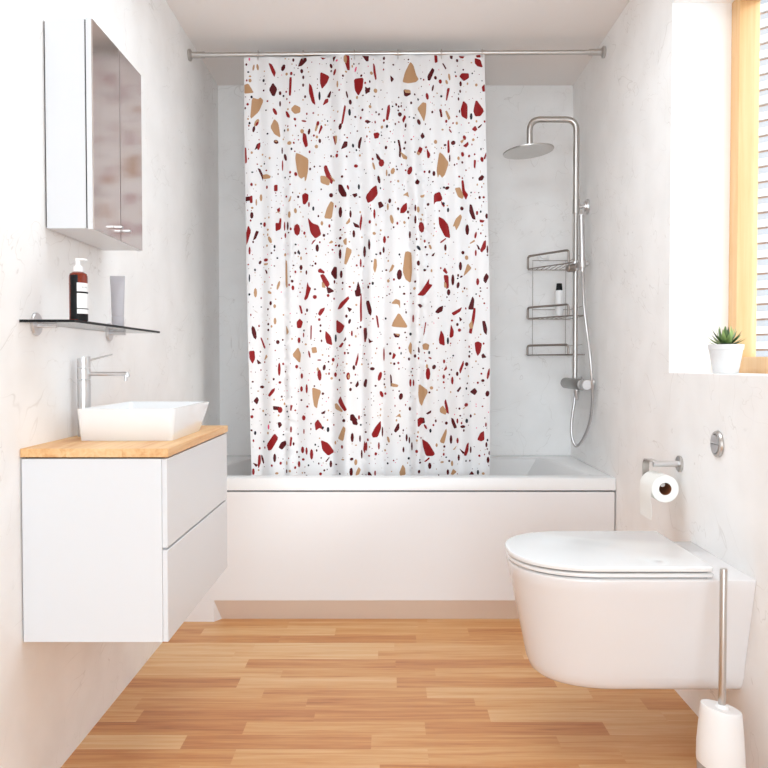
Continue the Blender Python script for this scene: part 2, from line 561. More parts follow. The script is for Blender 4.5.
crop(240, 40, '''
t 25,270 50,263 66,288 78,310 25,315
t 75,345 105,352 118,342 135,362 110,415 66,462
r 172,145 190,150 210,190 203,217 190,195
m 196,260 218,290 205,330 192,330 176,298
em 255,163 22,36 20
r 293,230 307,230 302,325 290,325
et 103,158 13,34 -8
et 80,163 10,34 10
et 60,241 16,20
em 38,147 11,14
ep 56,115 9,18
m 345,155 360,110 388,105 392,122 365,148
em 391,92 12,16
em 364,182 16,24
em 373,218 12,20
em 372,264 12,18
t 307,408 325,388 353,398 352,425 325,437 308,420
t 205,475 225,495 236,570 205,555 185,520
r 410,262 425,280 445,380 425,365 408,310
r 477,195 525,215 512,250 485,285 475,250
r 490,385 503,350 520,345 520,365
ek 470,332 12,48
r 270,425 280,425 295,450 293,462 278,455
er 207,425 18,38 -25
em 236,312 14,22
em 236,375 10,30
et 98,488 20,45 25
er 100,494 12,26 25
r 372,550 390,560 400,620 385,630 370,590
et 366,537 20,24
t 455,485 468,490 452,540 443,535
r 478,503 488,518 470,555 465,550
er 461,495 16,26 10
er 549,590 1,1
r 549,572 560,572 568,615 562,622
t 560,570 575,575 572,612 566,612
m 600,655 618,612 636,612 634,640
r 617,402 627,408 612,500 600,505
em 594,522 18,34 10
r 676,232 728,235 722,290 700,325 680,290
m 740,300 768,285 768,300 745,328
r 625,97 645,97 648,175 635,180 622,140
t 615,110 625,95 633,118 628,145 615,135
ep 683,172 10,30 15
ep 573,130 12,12
er 560,195 14,34 15
em 538,153 14,28 -20
m 722,95 760,95 758,130 745,132
r 475,100 508,92 490,117
m 548,105 568,105 553,132
m 520,320 533,300 538,308 530,338 515,335
r 30,640 38,645 42,720 30,725 24,660
m 88,650 100,615 118,605 118,630 100,640
em 82,528 14,34 10
em 214,604 24,22
et 214,600 14,8
em 268,693 16,40 -15
er 110,628 14,40 10
et 293,612 24,20
et 452,632 18,20
et 455,575 14,16
er 573,688 16,22
t 335,680 360,685 400,710 398,770 388,818 380,826 378,800 362,812 348,800 340,770 332,710
em 652,370 16,28
em 633,330 10,38 -12
et 577,270 10,36
er 505,755 18,28
m 700,600 712,578 720,582 708,640 697,630
ek 668,627 12,22
er 685,745 22,18 -30
er 325,470 14,16
er 377,477 28,10 10
em 384,333 12,16
er 46,382 14,14
ek 69,338 12,16
em 408,542 14,32 10
er 437,567 11,13
em 472,598 14,24
er 752,488 26,16
em 717,216 13,14
em 538,685 11,13
em 724,418 12,14
er 250,740 8,60
em 248,652 8,36
ek 648,432 14,38
et 276,203 14,16
''')
crop(365, 40, '''
r 48,142 58,150 68,222 60,230 50,190
et 38,198 16,18
em 112,114 13,18
m 150,215 170,232 158,252 152,245
t 268,147 285,165 298,208 312,228 296,248 258,260 228,246 240,200
m 230,298 265,308 268,330 245,340 232,330
t 233,300 262,305 268,322 240,318
r 409,92 426,92 428,128 413,136
m 457,138 465,138 480,168 475,174
m 396,172 408,185 385,240 372,238 370,215
er 367,335 16,38 -10
er 445,243 18,24
em 416,225 16,20
et 497,222 11,38 -8
et 482,250 12,26 -20
r 485,290 500,292 485,355 478,352
em 400,288 10,36 12
r 556,95 588,92 580,106 560,104
m 500,98 517,100 514,118 503,114
r 650,112 680,120 693,160 665,156 650,140
r 655,95 678,80 682,104 660,105
r 560,215 575,195 610,198 612,222 585,238
em 565,258 14,28
em 562,303 10,18
et 657,268 14,16
r 690,280 706,262 710,300 695,305
et 62,298 20,24
m 2,285 12,290 30,308 5,325
r 133,400 145,392 148,420 137,475 124,470
t 312,408 340,372 360,380 358,430 348,475 335,445
em 206,438 22,24
r 220,470 232,447 242,460 228,488
r 440,408 452,410 458,450 446,452
t 475,422 485,422 503,462 492,474
m 438,415 445,412 456,448 450,452
r 582,362 604,385 603,462 572,445 567,410
r 656,360 700,418 680,448 652,450 642,420
ek 627,452 14,36
em 318,485 20,30 -15
r 632,528 650,510 662,530 650,542
m 665,518 690,498 686,510 672,524
er 480,480 12,18
em 240,508 10,24
m 340,545 353,570 338,582 328,565
r 52,555 75,545 85,555 78,575 58,583
m 5,490 15,482 35,488 15,502
er 60,485 8,16
em 552,350 10,18
em 558,423 8,18
em 272,381 12,16
em 184,382 11,16
em 199,392 10,14
er 112,478 12,16
et 100,515 14,18
ek 130,515 12,18
m 192,598 205,598 214,650 210,690 200,685 202,640
t 210,660 248,690 246,705 225,698
r 322,632 340,640 330,668 308,672
t 308,665 328,668 318,684 305,680
r 365,642 385,680 378,698 368,695
t 440,675 460,685 490,730 470,790 455,808 440,790 432,812 425,770
r 487,600 496,595 500,660 488,665
em 520,612 24,24 20
er 588,575 18,26 -10
r 580,625 608,600 612,615 600,632
t 562,600 590,580 572,612
et 416,606 18,22
er 576,676 18,26
r 643,712 655,715 650,760 642,750
r 700,700 715,665 722,680 708,705
er 690,708 18,28 -10
et 551,703 14,20
m 65,672 78,678 95,705 85,712 70,700
er 97,725 30,40
et 52,750 12,40 -15
em 124,638 14,20
er 268,762 16,16
er 216,735 8,10
em 500,700 8,40
em 238,606 10,16
er 503,540 8,26 -30
''')
crop(240, 165, '''
m 105,22 120,25 135,60 134,90 122,60
t 136,58 160,58 182,70 178,82 140,82
er 70,118 14,18
r 205,125 222,120 222,155 205,158
m 30,190 62,190 62,212 30,215
r 60,190 75,185 76,225 62,225
et 123,192 14,38
et 97,222 8,36
em 72,300 18,36
r 220,265 235,252 236,275 225,280
t 210,290 225,275 240,290 225,282
et 293,296 16,36
et 328,271 14,28
t 300,190 306,190 300,215 286,220
em 343,187 12,14
er 298,47 12,16
er 330,55 16,22
r 368,178 385,168 403,178 402,208 385,230 372,225
er 408,235 10,28
ek 434,260 12,24
r 498,30 512,5 528,45 548,85 540,108 515,80
t 478,68 505,68 530,92 522,118 480,105
t 530,60 560,90 555,100 540,78
m 585,125 605,130 630,178 628,194 605,192 585,160
er 640,142 12,26 -15
m 665,180 690,168 692,182 678,196
em 538,178 22,24
t 535,218 552,232 540,312 500,308 515,255
em 605,78 14,14
ek 702,128 12,30
er 760,198 24,50
em 595,285 20,58
em 655,298 12,40
t 628,355 650,322 652,345 638,358
m 670,345 700,355 705,370 680,370
r 715,290 722,320 712,385 705,350
r 50,365 66,395 45,462 30,465 30,410
m 80,445 95,392 110,395 95,435
er 145,352 16,26
r 214,345 230,345 234,318 243,320 240,375 215,390
er 262,360 8,50
em 283,362 12,46
er 337,382 32,62
er 302,381 12,16
r 405,318 430,350 462,360 476,408 445,430 420,400
er 520,360 1,1
er 528,360 12,20
et 484,345 14,24
et 180,445 18,40 -25
t 525,462 540,445 550,455 540,462
t 612,455 632,440 632,480 620,475
t 632,498 662,515 632,590 620,585 625,545
em 593,530 16,54
em 594,437 16,16
em 674,412 14,40
em 457,492 18,40
r 423,470 432,450 450,442 430,468
er 59,508 12,42
em 736,512 16,60
t 140,582 168,582 162,592 145,592
er 154,562 26,18
em 118,575 14,22 25
m 148,620 158,622 165,640 158,645
m 345,500 355,520 350,530 338,515
ek 346,516 18,14 45
et 360,550 10,20
em 360,605 18,28
r 463,622 475,612 498,630 496,640 465,635
m 538,640 555,605 572,608 572,668 560,670
em 600,650 16,42
t 268,570 278,580 282,710 275,718 268,700
r 476,655 495,648 528,700 515,722 495,700
t 485,690 500,705 505,725 485,722
et 228,712 12,50 15
em 310,688 14,16
er 314,727 14,26
em 393,636 10,24
m 512,725 530,725 555,745 520,758
r 400,695 408,720 420,730 405,768 388,768
m 683,765 698,690 712,735 712,768
er 713,578 10,46
em 558,690 10,20
ek 58,670 8,44
em 40,700 8,36
et 92,755 16,50
em 115,10 1,1
et 178,755 24,14 30
er 267,415 10,28
em 145,298 1,1
em 763,475 12,50
ek 763,455 8,22
''')
crop(365, 165, '''
em 82,85 16,42 -10
et 164,42 22,34 15
et 128,48 9,36
er 264,38 26,40 10
m 295,110 308,92 322,102 315,120 300,122
em 380,42 12,18
em 406,55 16,28
er 352,38 11,14
et 196,100 12,14
r 8,190 40,150 65,128 72,175 45,215 20,225
m 78,225 95,215 110,240 85,255
em 146,215 16,26
r 212,262 225,240 245,225 247,262 230,282 210,285
t 225,180 252,158 258,190 245,180
et 158,325 18,50 -12
et 135,248 10,38
em 254,277 12,16
em 257,312 9,14
t 325,185 352,172 348,188 332,194
et 313,270 16,34
em 296,262 10,36
em 296,330 12,44
er 333,370 32,58
r 408,180 440,165 455,200 445,215 418,220 408,235
r 450,215 472,238 465,248 452,235
ek 464,228 14,16
em 486,135 24,18 -20
ek 467,132 12,12
r 570,100 583,98 590,150 608,170 595,200 575,165
t 532,145 560,140 580,185 572,200 548,190
ek 491,265 12,24
em 571,260 20,22
m 620,235 632,240 652,318 635,315 618,275
er 661,285 12,24
m 670,80 690,62 702,72 692,92 672,95
em 718,303 16,28
r 677,325 705,330 695,342 678,340
t 560,300 568,315 555,355 538,385 530,360 520,365 535,325
r 437,315 465,325 490,355 500,425 470,415 440,360
em 604,382 22,58
er 56,295 12,52
er 29,342 14,20
et 233,340 14,16
em 265,412 12,40
er 115,440 16,40
et 55,410 18,16
r 442,458 475,432 478,438 450,462
em 475,488 14,36
m 397,530 412,520 405,540 392,540
ek 316,496 16,30 -40
et 385,485 12,28 -20
em 358,483 12,14
er 653,415 12,36 10
t 620,460 645,442 648,452 625,464
r 680,505 700,455 712,450 712,490 690,515
m 658,470 670,480 680,500 668,500
em 722,500 10,44
er 654,520 10,34
em 577,520 18,20
et 600,548 20,24
t 582,655 605,585 628,610 600,640
em 562,600 18,46
em 26,478 12,50
t 238,525 255,520 272,530 275,620 268,685 240,665 226,625
em 203,650 28,56 5
t 55,562 68,565 70,600 60,638 50,615
t 142,635 160,592 172,600 160,625
em 314,585 18,28
ek 352,620 14,14
m 345,628 362,612 360,625
r 460,625 473,607 488,635 480,642
r 465,655 492,655 495,720 480,728
t 468,690 480,700 482,725 468,722
em 518,680 16,60
em 548,712 16,34 10
er 665,690 16,38
m 700,668 715,642 730,662 712,698 700,685
r 340,735 378,675 375,705 395,712 350,768 312,768
em 494,752 18,34
em 567,662 18,10 -30
er 240,750 1,1
er 42,520 1,1
em 110,500 12,34
''')
crop(240, 290, '''
em 185,80 14,24
em 168,115 10,12
et 208,97 14,20
t 80,115 105,135 95,130
em 84,252 22,72 -12
r 120,285 128,285 152,340 140,342
et 210,185 14,36
r 57,365 85,362 88,405 75,432 60,405
m 100,410 125,432 105,438
t 145,410 155,382 165,395 150,412
er 233,468 14,72
em 225,308 18,22
em 170,203 12,14
em 170,237 12,14
t 272,210 290,248 275,265
r 348,92 360,95 370,135 360,138
r 335,190 352,172 370,190 360,222 338,222
r 418,215 426,215 424,288 417,288
er 376,266 8,26
er 348,297 16,32
em 397,120 12,20
t 313,385 342,342 358,380 352,428
t 425,342 450,338 455,368 430,372
er 411,380 10,40 -12
er 469,414 22,8
er 334,453 16,20
r 380,50 395,10 405,-10 415,5 402,45 388,58
er 443,42 22,22 -35
r 463,140 475,115 500,105 495,125 475,152
er 469,175 14,16
em 476,210 11,14
em 476,243 11,14
em 482,300 9,14
r 580,112 595,80 640,45 645,60 600,110
m 637,105 663,115 648,135
em 632,158 14,18
em 650,188 14,28 15
r 572,180 600,200 618,215 608,240 590,255 572,245
r 507,245 535,275 543,322 512,312 505,280
ek 566,285 12,42
r 585,335 605,312 615,318 600,340
m 615,300 628,280 630,295 618,305
er 550,412 16,22
r 570,455 578,430 580,445 570,462
t 540,440 550,425 545,445
r 698,372 700,405 690,445 680,440
em 674,458 14,26
er 663,258 10,30
r 730,230 750,228 745,300 735,305
m 745,75 762,70 768,85 768,145 755,120
r 712,30 718,30 720,170 710,180 708,100
m 680,5 712,0 708,35 685,38
em 675,165 1,1
em 498,458 16,32 10
er 365,508 14,30
em 130,573 24,16
em 185,600 1,1
r 170,620 190,590 208,580 205,600 180,628
m 82,655 100,632 110,650 100,675
m 200,685 235,690 230,708 202,706
er 238,708 24,34
r 300,680 312,682 305,712 298,708
t 430,582 478,600 462,650 455,692 440,680 432,630
er 470,502 22,60 -5
et 460,468 12,20
em 490,612 14,14
er 564,500 16,26
er 642,508 20,40
et 645,510 10,22
m 682,565 697,535 702,560 690,574
em 741,549 18,44 15
r 583,660 597,630 615,670 632,700 620,710 600,690
t 562,675 575,672 608,710 600,716 565,702
er 395,583 12,50
er 363,585 16,30
m 655,735 672,740 695,768 655,768
er 377,755 20,28
em 617,765 12,14
m 480,725 505,712 500,730 485,732
em 655,586 14,18
et 541,522 14,14
em 247,630 10,12
er 72,748 16,18
et 545,640 1,1
ek 562,75 1,1
''')
crop(365, 290, '''
m 8,70 25,70 40,120 35,150 20,135
t 158,82 180,58 205,65 205,110 195,85
t 200,140 245,210 240,220 162,215 170,190
m 168,258 205,262 200,280 178,280
t 175,258 205,262 195,272
r 65,155 75,158 83,215 75,222
em 4,260 18,64
m 22,285 35,300 50,302 25,315
er 112,380 9,74
m 310,90 325,85 340,95 325,108
er 284,170 10,42
r 345,260 355,195 362,195 352,255 346,265
m 415,130 435,105 460,95 455,125 430,138
r 513,135 545,118 568,105 560,128 525,150
er 535,102 1,1
r 500,275 508,208 523,245 520,272 508,280
r 437,290 448,242 465,270 470,325 440,315
ek 490,300 12,38
m 555,160 572,175 558,188
m 610,110 635,40 645,60 640,112
r 640,115 652,118 648,170 635,230 632,250 615,245 630,180
t 615,205 632,180 638,225 620,225
m 692,188 708,188 720,230 716,262 700,245
r 650,315 668,308 688,320 680,365 665,385 655,360
er 556,238 18,18
em 544,205 14,18
m 688,385 698,375 715,398 690,402
em 616,392 12,16
t 256,340 268,310 276,325 274,380 262,365
t 340,325 358,315 378,325 372,352 345,350
m 312,338 320,345 322,370 312,368
er 384,402 18,9 25
r 160,405 168,372 182,385 172,405
em 149,376 14,16
em 260,408 12,18
em 44,465 26,18
er 88,510 20,50 15
m 148,500 157,510 160,555 152,570
t 158,550 195,560 190,572 160,570
em 212,628 22,36 10
er 268,548 12,42
er 286,548 9,36
er 98,615 18,36 -20
em 4,550 14,46
et 366,450 12,22
er 372,495 24,66
em 407,455 20,26 25
er 467,422 12,22
r 465,475 480,448 485,465 475,475
er 465,512 14,24
r 560,490 555,470 578,420 582,440 565,485
em 543,495 14,24
er 515,535 13,42
em 600,438 20,22
er 728,495 14,60 12
t 318,560 370,600 345,650 335,678 322,660 315,620
et 392,578 18,18
em 380,605 12,12
m 540,595 560,570 565,580 550,602
m 622,602 648,580 662,600 648,620
em 722,612 22,32 10
em 695,535 18,16
ek 598,582 10,16
r 470,665 478,648 490,690 495,728 480,720
t 443,700 460,685 480,715 475,735 445,722
er 597,678 22,20 -30
t 575,700 600,682 582,702
t 180,750 205,728 212,752 195,745
m 362,728 390,710 388,725 370,735
em 265,702 14,22
em 515,518 1,1
''')
crop(240, 370, '''
m 225,310 240,308 248,325 232,342
r 162,440 205,378 225,405 190,465 172,470
m 232,455 245,428 268,420 272,440 250,468
r 300,395 310,400 305,445 295,445
em 317,436 10,18
er 303,350 10,34
r 105,560 108,510 120,505 122,545 110,578
m 78,548 90,552 105,560 95,572
em 133,528 12,50 -15
em 208,517 16,46
er 191,562 12,14
er 80,600 14,36
em 276,598 8,22
et 220,608 18,12
r 445,315 462,295 482,325 490,352 470,340 450,355
ek 490,340 12,14
er 378,362 8,28
er 370,472 18,36
er 394,478 12,40
er 424,497 18,56
er 374,528 16,14
er 348,557 14,34
r 482,418 520,435 552,482 520,502 490,470
m 505,540 525,515 528,520 512,542
em 536,556 14,38
er 477,612 16,16 30
t 612,332 625,345 612,412 582,400 595,370
ek 520,352 14,28
em 616,296 18,16
m 660,262 675,265 695,312 690,322 668,315
er 703,280 10,24
em 665,395 16,50
em 709,405 10,36
r 735,420 745,450 738,490 728,470
em 662,521 18,16
et 685,542 16,32
em 659,596 18,46
t 688,600 700,575 712,590 702,615 685,618
em 762,608 12,20
et 563,430 10,20
er 605,450 12,20
em 719,498 10,48
ek 90,372 12,22
ep 171,335 10,28
et 277,550 8,22
et 610,524 18,8
em 568,558 12,10
''')
crop(365, 370, '''
r 42,375 60,340 90,305 92,345 75,390 50,392
em 103,365 9,54
er 82,447 10,40
er 64,493 14,18
m 172,355 190,320 200,315 202,345 182,365
et 138,410 13,34 -15
em 246,400 12,40
em 262,415 9,36
em 227,469 11,30
t 205,600 222,560 235,580 238,615 208,618
em 277,450 9,46
er 8,450 12,50
m 310,290 325,280 348,285 352,312 330,315 318,332
r 310,288 335,282 345,300 330,318 312,332
er 357,335 12,30 -30
ek 386,358 12,22
t 444,415 478,350 482,370 468,430 450,425
r 340,412 375,435 408,490 395,502 360,502 345,450
r 350,540 378,515 380,525 360,542
em 508,410 14,48
m 510,285 522,290 540,335 525,342 512,310
ek 600,300 16,24
em 576,333 28,16
er 544,300 10,28
er 545,415 12,30
em 481,314 16,18
r 665,410 680,375 700,362 702,410 685,418
r 583,498 600,440 612,432 610,475 598,502
m 556,462 570,472 590,488 575,492
em 625,472 10,36
em 552,515 12,34
er 675,506 12,14
em 726,530 16,34
em 382,565 18,34
et 422,442 12,20
et 455,543 20,10
et 514,552 12,30
em 490,604 14,30
t 508,615 520,585 538,600 520,618
m 615,618 632,598 645,618
ek 667,604 12,26
et 697,610 16,14
em 498,538 12,12
m 15,618 28,598 42,618
er 60,606 10,28
em 716,440 12,28
em 735,490 12,22
et 700,470 1,1
t 518,470 540,445 530,468
em 318,595 14,20
er 713,322 10,24
em 625,272 12,18
ek 520,640 1,1
''')
CHIPS = [c for c in CHIPS if max(p[0] for p in c[1])-min(p[0] for p in c[1]) > 0.4]

# soft folds of the cloth: depth in metres as a function of (u, v) on the cloth
VAL_TOP = [238, 258, 280, 303, 329, 354, 376, 398, 420, 441, 463, 490]
VAL_BOT = [240, 262, 285, 297, 333, 362, 383, 410, 425, 448, 471, 494]
AMP = [.014, .022, .018, .014, .044, .030, .026, .036, .020, .022, .014]
def fold(u, v):
    t = min(1, max(0, (v-55)/200.0)); t = t*t*(3-2*t)
    val = [a+(b-a)*t for a, b in zip(VAL_TOP, VAL_BOT)]
    for i in range(len(val)-1):
        if val[i] <= u <= val[i+1] or i == len(val)-2 or (i == 0 and u < val[0]):
            s = (u-val[i])/(val[i+1]-val[i])
            s = min(1, max(0, s))
            am = AMP[i]*(0.65+0.35*t)
            bump = (0.5-0.5*math.cos(2*PI*s))**0.8
            ripple = .002*math.sin(u*.31+v*.010) + .0015*math.sin(u*.17-v*.013+1)
            return -am*bump + ripple*t
def lefte(v):
    t = (v-55)/420; return 244.0 + 8.0*max(0, t)**1.6
def righte(v):
    t = min(1, max(0, (v-55)/260)); return 484.5 + 5.5*t
VT, VB = 57.4, 508.0
def topv(u): return VT - .4 - 3.0*(u-244)/240 + 1.3*abs(math.sin((u-258)/45.8*PI))
def build_curtain():
    rnd = random.Random(7)
    verts, edges, faces = [], [], []
    def add_poly(pts):
        i0 = len(verts)
        verts.extend(pts)
        faces.append(list(range(i0, i0+len(pts))))
    # outline
    ol = []
    nu = 110
    for k in range(nu): u = lefte(VT)+(righte(VT)-lefte(VT))*k/nu; ol.append((u, topv(u)))
    nv = 40
    for k in range(nv): v = VT+(VB-VT)*k/nv; ol.append((righte(v), v if k else topv(righte(VT))))
    for k in range(nu): u = righte(VB)+(lefte(VB)-righte(VB))*k/nu; ol.append((u, VB))
    for k in range(nv): v = VB+(VT-VB)*k/nv; ol.append((lefte(v), v))
    add_poly(ol)
    cols = ['w']
    occ = []
    def clampp(p):
        v = min(VB-1, max(topv(p[0])+.35, p[1]))
        return (min(righte(v)-.25, max(lefte(v)+.25, p[0])), v)
    def ccw(pts):
        a = sum(pts[i][0]*pts[(i+1) % len(pts)][1]-pts[(i+1) % len(pts)][0]*pts[i][1] for i in range(len(pts)))
        return pts if a > 0 else pts[::-1]
    for c, pts in CHIPS:
        pts = [clampp(p) for p in pts]
        cx = sum(p[0] for p in pts)/len(pts); cy = sum(p[1] for p in pts)/len(pts)
        xs = [p[0] for p in pts]; ys = [p[1] for p in pts]
        if max(xs)-min(xs) < .3 or max(ys)-min(ys) < .5: continue
        if abs(sum(pts[i-1][0]*pts[i][1]-pts[i][0]*pts[i-1][1] for i in range(len(pts)))) < .3: continue
        add_poly(ccw(pts)); cols.append(c)
        occ.append((cx, cy, (max(xs)-min(xs))/2, (max(ys)-min(ys))/2))
    # the fine specks between the chips
    n = 0; tries = 0
    while n < 1450 and tries < 30000:
        tries += 1
        u = rnd.uniform(243, 491); v = rnd.uniform(58, 506)
        if not (lefte(v)+1 < u < righte(v)-1): continue
        r = rnd.choice([.42, .48, .52, .58, .64, .72, .85, 1.0]) if n > 260 else rnd.uniform(.9, 1.35)
        if any(abs(u-o[0]) < o[2]+r+.5 and abs(v-o[1]) < o[3]+r+.5 for o in occ): continue
        c = rnd.choices('rmtkp', [26, 30, 24, 13, 7])[0]
        if c == 'p': r = min(r, .6)
        a0 = rnd.uniform(0, 6.28); k = 6 if r > .7 else 4
        sx, sy = rnd.uniform(.75, 1.2), rnd.uniform(.8, 1.5)
        pts = [(u+r*sx*math.cos(a0+2*PI*j/k), v+r*sy*math.sin(a0+2*PI*j/k)) for j in range(k)]
        pts = [clampp(p) for p in pts]
        add_poly(ccw(pts)); cols.append(c)
        occ.append((u, v, r, r)); n += 1
    # grid points carry the folds
    for j in range(46):
        v = VT+3+(VB-VT-5)*j/45
        l, r_ = lefte(v), righte(v)
        for i in range(1, 124):
            verts.append((l+(r_-l)*i/124, v + (0.9 if i % 2 else -0.9)))
    V, E, F, ov, oe, of = delaunay_2d_cdt([Vector(p) for p in verts], [], faces, 1, 1e-4, True)
    me = bpy.data.meshes.new('cloth')
    def world(u, v):
        X, Z = p2w(u, v)
        return Vector((X, 3.245 + fold(u, v), Z))
    me.from_pydata([world(p.x, p.y) for p in V], [], [list(f) for f in F])
    idx = {'w': 0, 'r': 1, 'm': 2, 't': 3, 'k': 4, 'p': 5}
    mi = []
    for ids in of:
        q = max(ids) if ids else 0
        mi.append(idx[cols[q]])
    me.polygons.foreach_set('material_index', mi)
    def cloth(name, col):
        return mat(name, col, 0.45, spec=0.18, noise=0.06, nscale=14)
    for nm, col in (('curtain_white', srgb(221, 220, 221)), ('chip_red', srgb(132, 18, 20)), ('chip_maroon', srgb(76, 5, 10)),
                    ('chip_tan', srgb(172, 133, 98)), ('chip_black', srgb(30, 30, 40)), ('chip_pink', srgb(214, 84, 120))):
        me.materials.append(cloth(nm, col))
    # normals straight from the fold profile
    nr = []
    e = .4
    for p in V:
        du = world(p.x+e, p.y)-world(p.x-e, p.y); dv = world(p.x, p.y+e)-world(p.x, p.y-e)
        q = du.cross(dv).normalized()
        if q.y > 0: q = -q
        nr.append(q)
    me.validate()
    me.update()
    # make the winding face the room so that it agrees with the normals
    if me.polygons[0].normal.y > 0: me.flip_normals()
    me.shade_smooth()
    if len(me.vertices) == len(nr): me.normals_split_custom_set_from_vertices(nr)
    return me
curtain = thing('shower_curtain', (-0.09, 3.245, .45), 'white shower curtain scattered with red, maroon and tan stone chips, hanging into the bathtub', 'shower curtain')
cme = build_curtain()
for v in cme.vertices: v.co -= curtain.location
oc = bpy.data.objects.new('cloth', cme); C.objects.link(oc); oc.parent = curtain

# ---- rail and rings
YRL, ZRL, YRR, ZRR = 3.245, 2.269, 3.245, 2.281
rail = thing('curtain_rail', (0.03, 3.245, 2.27), 'brushed steel shower curtain rail running wall to wall under the ceiling', 'curtain rail')
def rp(x): t = (x-XL)/(XR-XL); return Vector((x, 3.245, ZRL+(ZRR-ZRL)*t))
bm = B(); tube(bm, [rp(XL+.06), rp(XR-.06)], .0095, 20); put('rail_tube', bm, M_STEEL, rail)
bm = B(); tube(bm, [rp(XL+.012), rp(XL+.066)], .0130, 20); put('end_sleeve', bm, M_STEEL, rail)
bm = B(); tube(bm, [rp(XR-.066), rp(XR-.012)], .0130, 20); put('end_sleeve', bm, M_STEEL, rail)
bm = B(); lathe(bm, [(.023, 0), (.024, .004), (.024, .009), (.017, .013), (.012, .016)], rp(XL+.0005), (1, 0, 0)); put('end_flange', bm, M_STEEL, rail)
bm = B(); lathe(bm, [(.023, 0), (.024, .004), (.024, .009), (.017, .013), (.012, .016)], rp(XR-.0005), (-1, 0, 0)); put('end_flange', bm, M_STEEL, rail)
ring_u = [258, 303, 354.5, 398, 441.5, 482]
words = ['leftmost', 'second from left', 'third from left', 'fourth from left', 'fifth from left', 'rightmost']
ring0 = None
for k, u in enumerate(ring_u):
    X, Z = p2w(u, 54)
    p = rp(X)
    if ring0 is None:
        bm = B()
        pts = [p + Vector((0, .0150*math.cos(a), .0185*math.sin(a)-.004)) for a in [2*PI*j/24 for j in range(24)]]
        tube(bm, pts, .0021, 8, closed=True)
        ring0 = put('curtain_ring', bm, M_STEEL)
        ring0['category'] = 'curtain ring'; ring0['group'] = 'rings on the shower curtain rail'
        base = p; loc0 = ring0.location.copy(); r = ring0
    else:
        r = ring0.copy(); C.objects.link(r)
        r.location = loc0 + (p-base)
    r['label'] = f'small steel ring on the curtain rail, {words[k]} of the six'

# ================================================================ shower column
RX, RY = .829, 3.50
sh = thing('shower_column', (RX, RY, .89), 'brushed steel rain shower column with bar mixer on the right wall above the bath', 'shower')
bm = B(); tube(bm, arc_path([(RX, RY, 1.70), (RX, RY, 2.086), (.622, RY, 2.086), (.622, RY, 1.978)], .05, 10), .0135, 20); put('arm_pipe', bm, M_STEEL, sh)
bm = B(); tube(bm, [(RX, RY, .93), (RX, RY, 1.71)], .0105, 18); put('riser_pipe', bm, M_STEEL, sh)
bm = B(); tube(bm, [(RX, RY, 1.672), (RX, RY, 1.735)], .0155, 20); put('joint_sleeve', bm, M_STEEL, sh)
hd = Vector((-.10, .02, 1)).normalized()
bm = B(); lathe(bm, [(.111, 0), (.112, .002), (.112, .006), (.104, .009), (.03, .014), (.016, .020), (.014, .032)], Vector((.617, RY, 1.943)), hd, 48); hh = put('shower_head', bm, M_STEEL, sh)
# upper wall bracket
bm = B(); tube(bm, [(RX+.008, RY, 1.703), (XR-.012, RY, 1.703)], .0095, 16)
lathe(bm, [(.033, 0), (.034, .004), (.032, .011), (.023, .012), (.021, .020), (.012, .022)], (XR-.0005, RY, 1.703), (-1, 0, 0))
put('wall_bracket', bm, M_CHROME, sh)
# slider and hand shower
bm = B()
lathe(bm, [(.016, -.020), (.018, -.014), (.018, .014), (.016, .020)], (RX, RY, 1.44), (0, 0, 1), 20)
tube(bm, [(RX, RY, 1.44), (RX+.006, RY-.075, 1.452)], .012, 16)
put('slider', bm, M_CHROME, sh)
bm = B(); lathe(bm, [(.012, -.002), (.017, .001), (.017, .030), (.014, .034)], (RX-.008, RY-.01, 1.432), (-1, -.25, -.15), 20); put('slider_knob', bm, M_DSTEEL, sh)
HX, HY = .839, 3.42
bm = B(); lathe(bm, [(.0135, -.020), (.0155, -.016), (.0155, .016), (.0135, .020)], (HX, HY, 1.44), (0, 0, 1), 18)
tube(bm, [(HX+.012, HY, 1.44), (HX+.026, HY, 1.444)], .010, 14)
put('handset_cradle', bm, M_CHROME, sh)
bm = B(); lathe(bm, [(.007, 0), (.0095, .012), (.0118, .05), (.0118, .24), (.0105, .247)], (HX, HY, 1.405), (-.02, .0, 1), 18); put('hand_shower', bm, M_CHROME, sh)
# bar mixer
MZ = .918
bm = B(); lathe(bm, [(.010, 0), (.020, .004), (.0245, .014), (.0245, .19)], (RX-.008, 3.66, MZ), (0, -1, 0), 24)
mx_ = put('mixer_body', bm, M_GUN, sh)
bm = B(); lathe(bm, [(.0245, 0), (.0245, .13), (.022, .134)], (RX-.008, 3.468, MZ), (0, -1, 0), 24); put('mixer_bar', bm, M_GUN, sh)
bm = B(); lathe(bm, [(.020, 0), (.0225, .004), (.0225, .034), (.020, .038)], (RX+.004, 3.336, MZ), (0, -1, 0), 24); put('mixer_knob', bm, M_CHROME, sh)
for yy in (3.60, 3.39):
    bm = B(); lathe(bm, [(.030, 0), (.031, .003), (.029, .008), (.016, .012), (.014, .045)], (XR-.0005, yy, MZ), (-1, 0, 0), 24); put('wall_flange', bm, M_CHROME, sh)
bm = B(); lathe(bm, [(.0125, 0), (.0125, .018), (.010, .024), (.010, .045), (.007, .050)], (RX, RY-.03, MZ-.022), (0, 0, -1), 18); put('hose_outlet', bm, M_CHROME, sh)
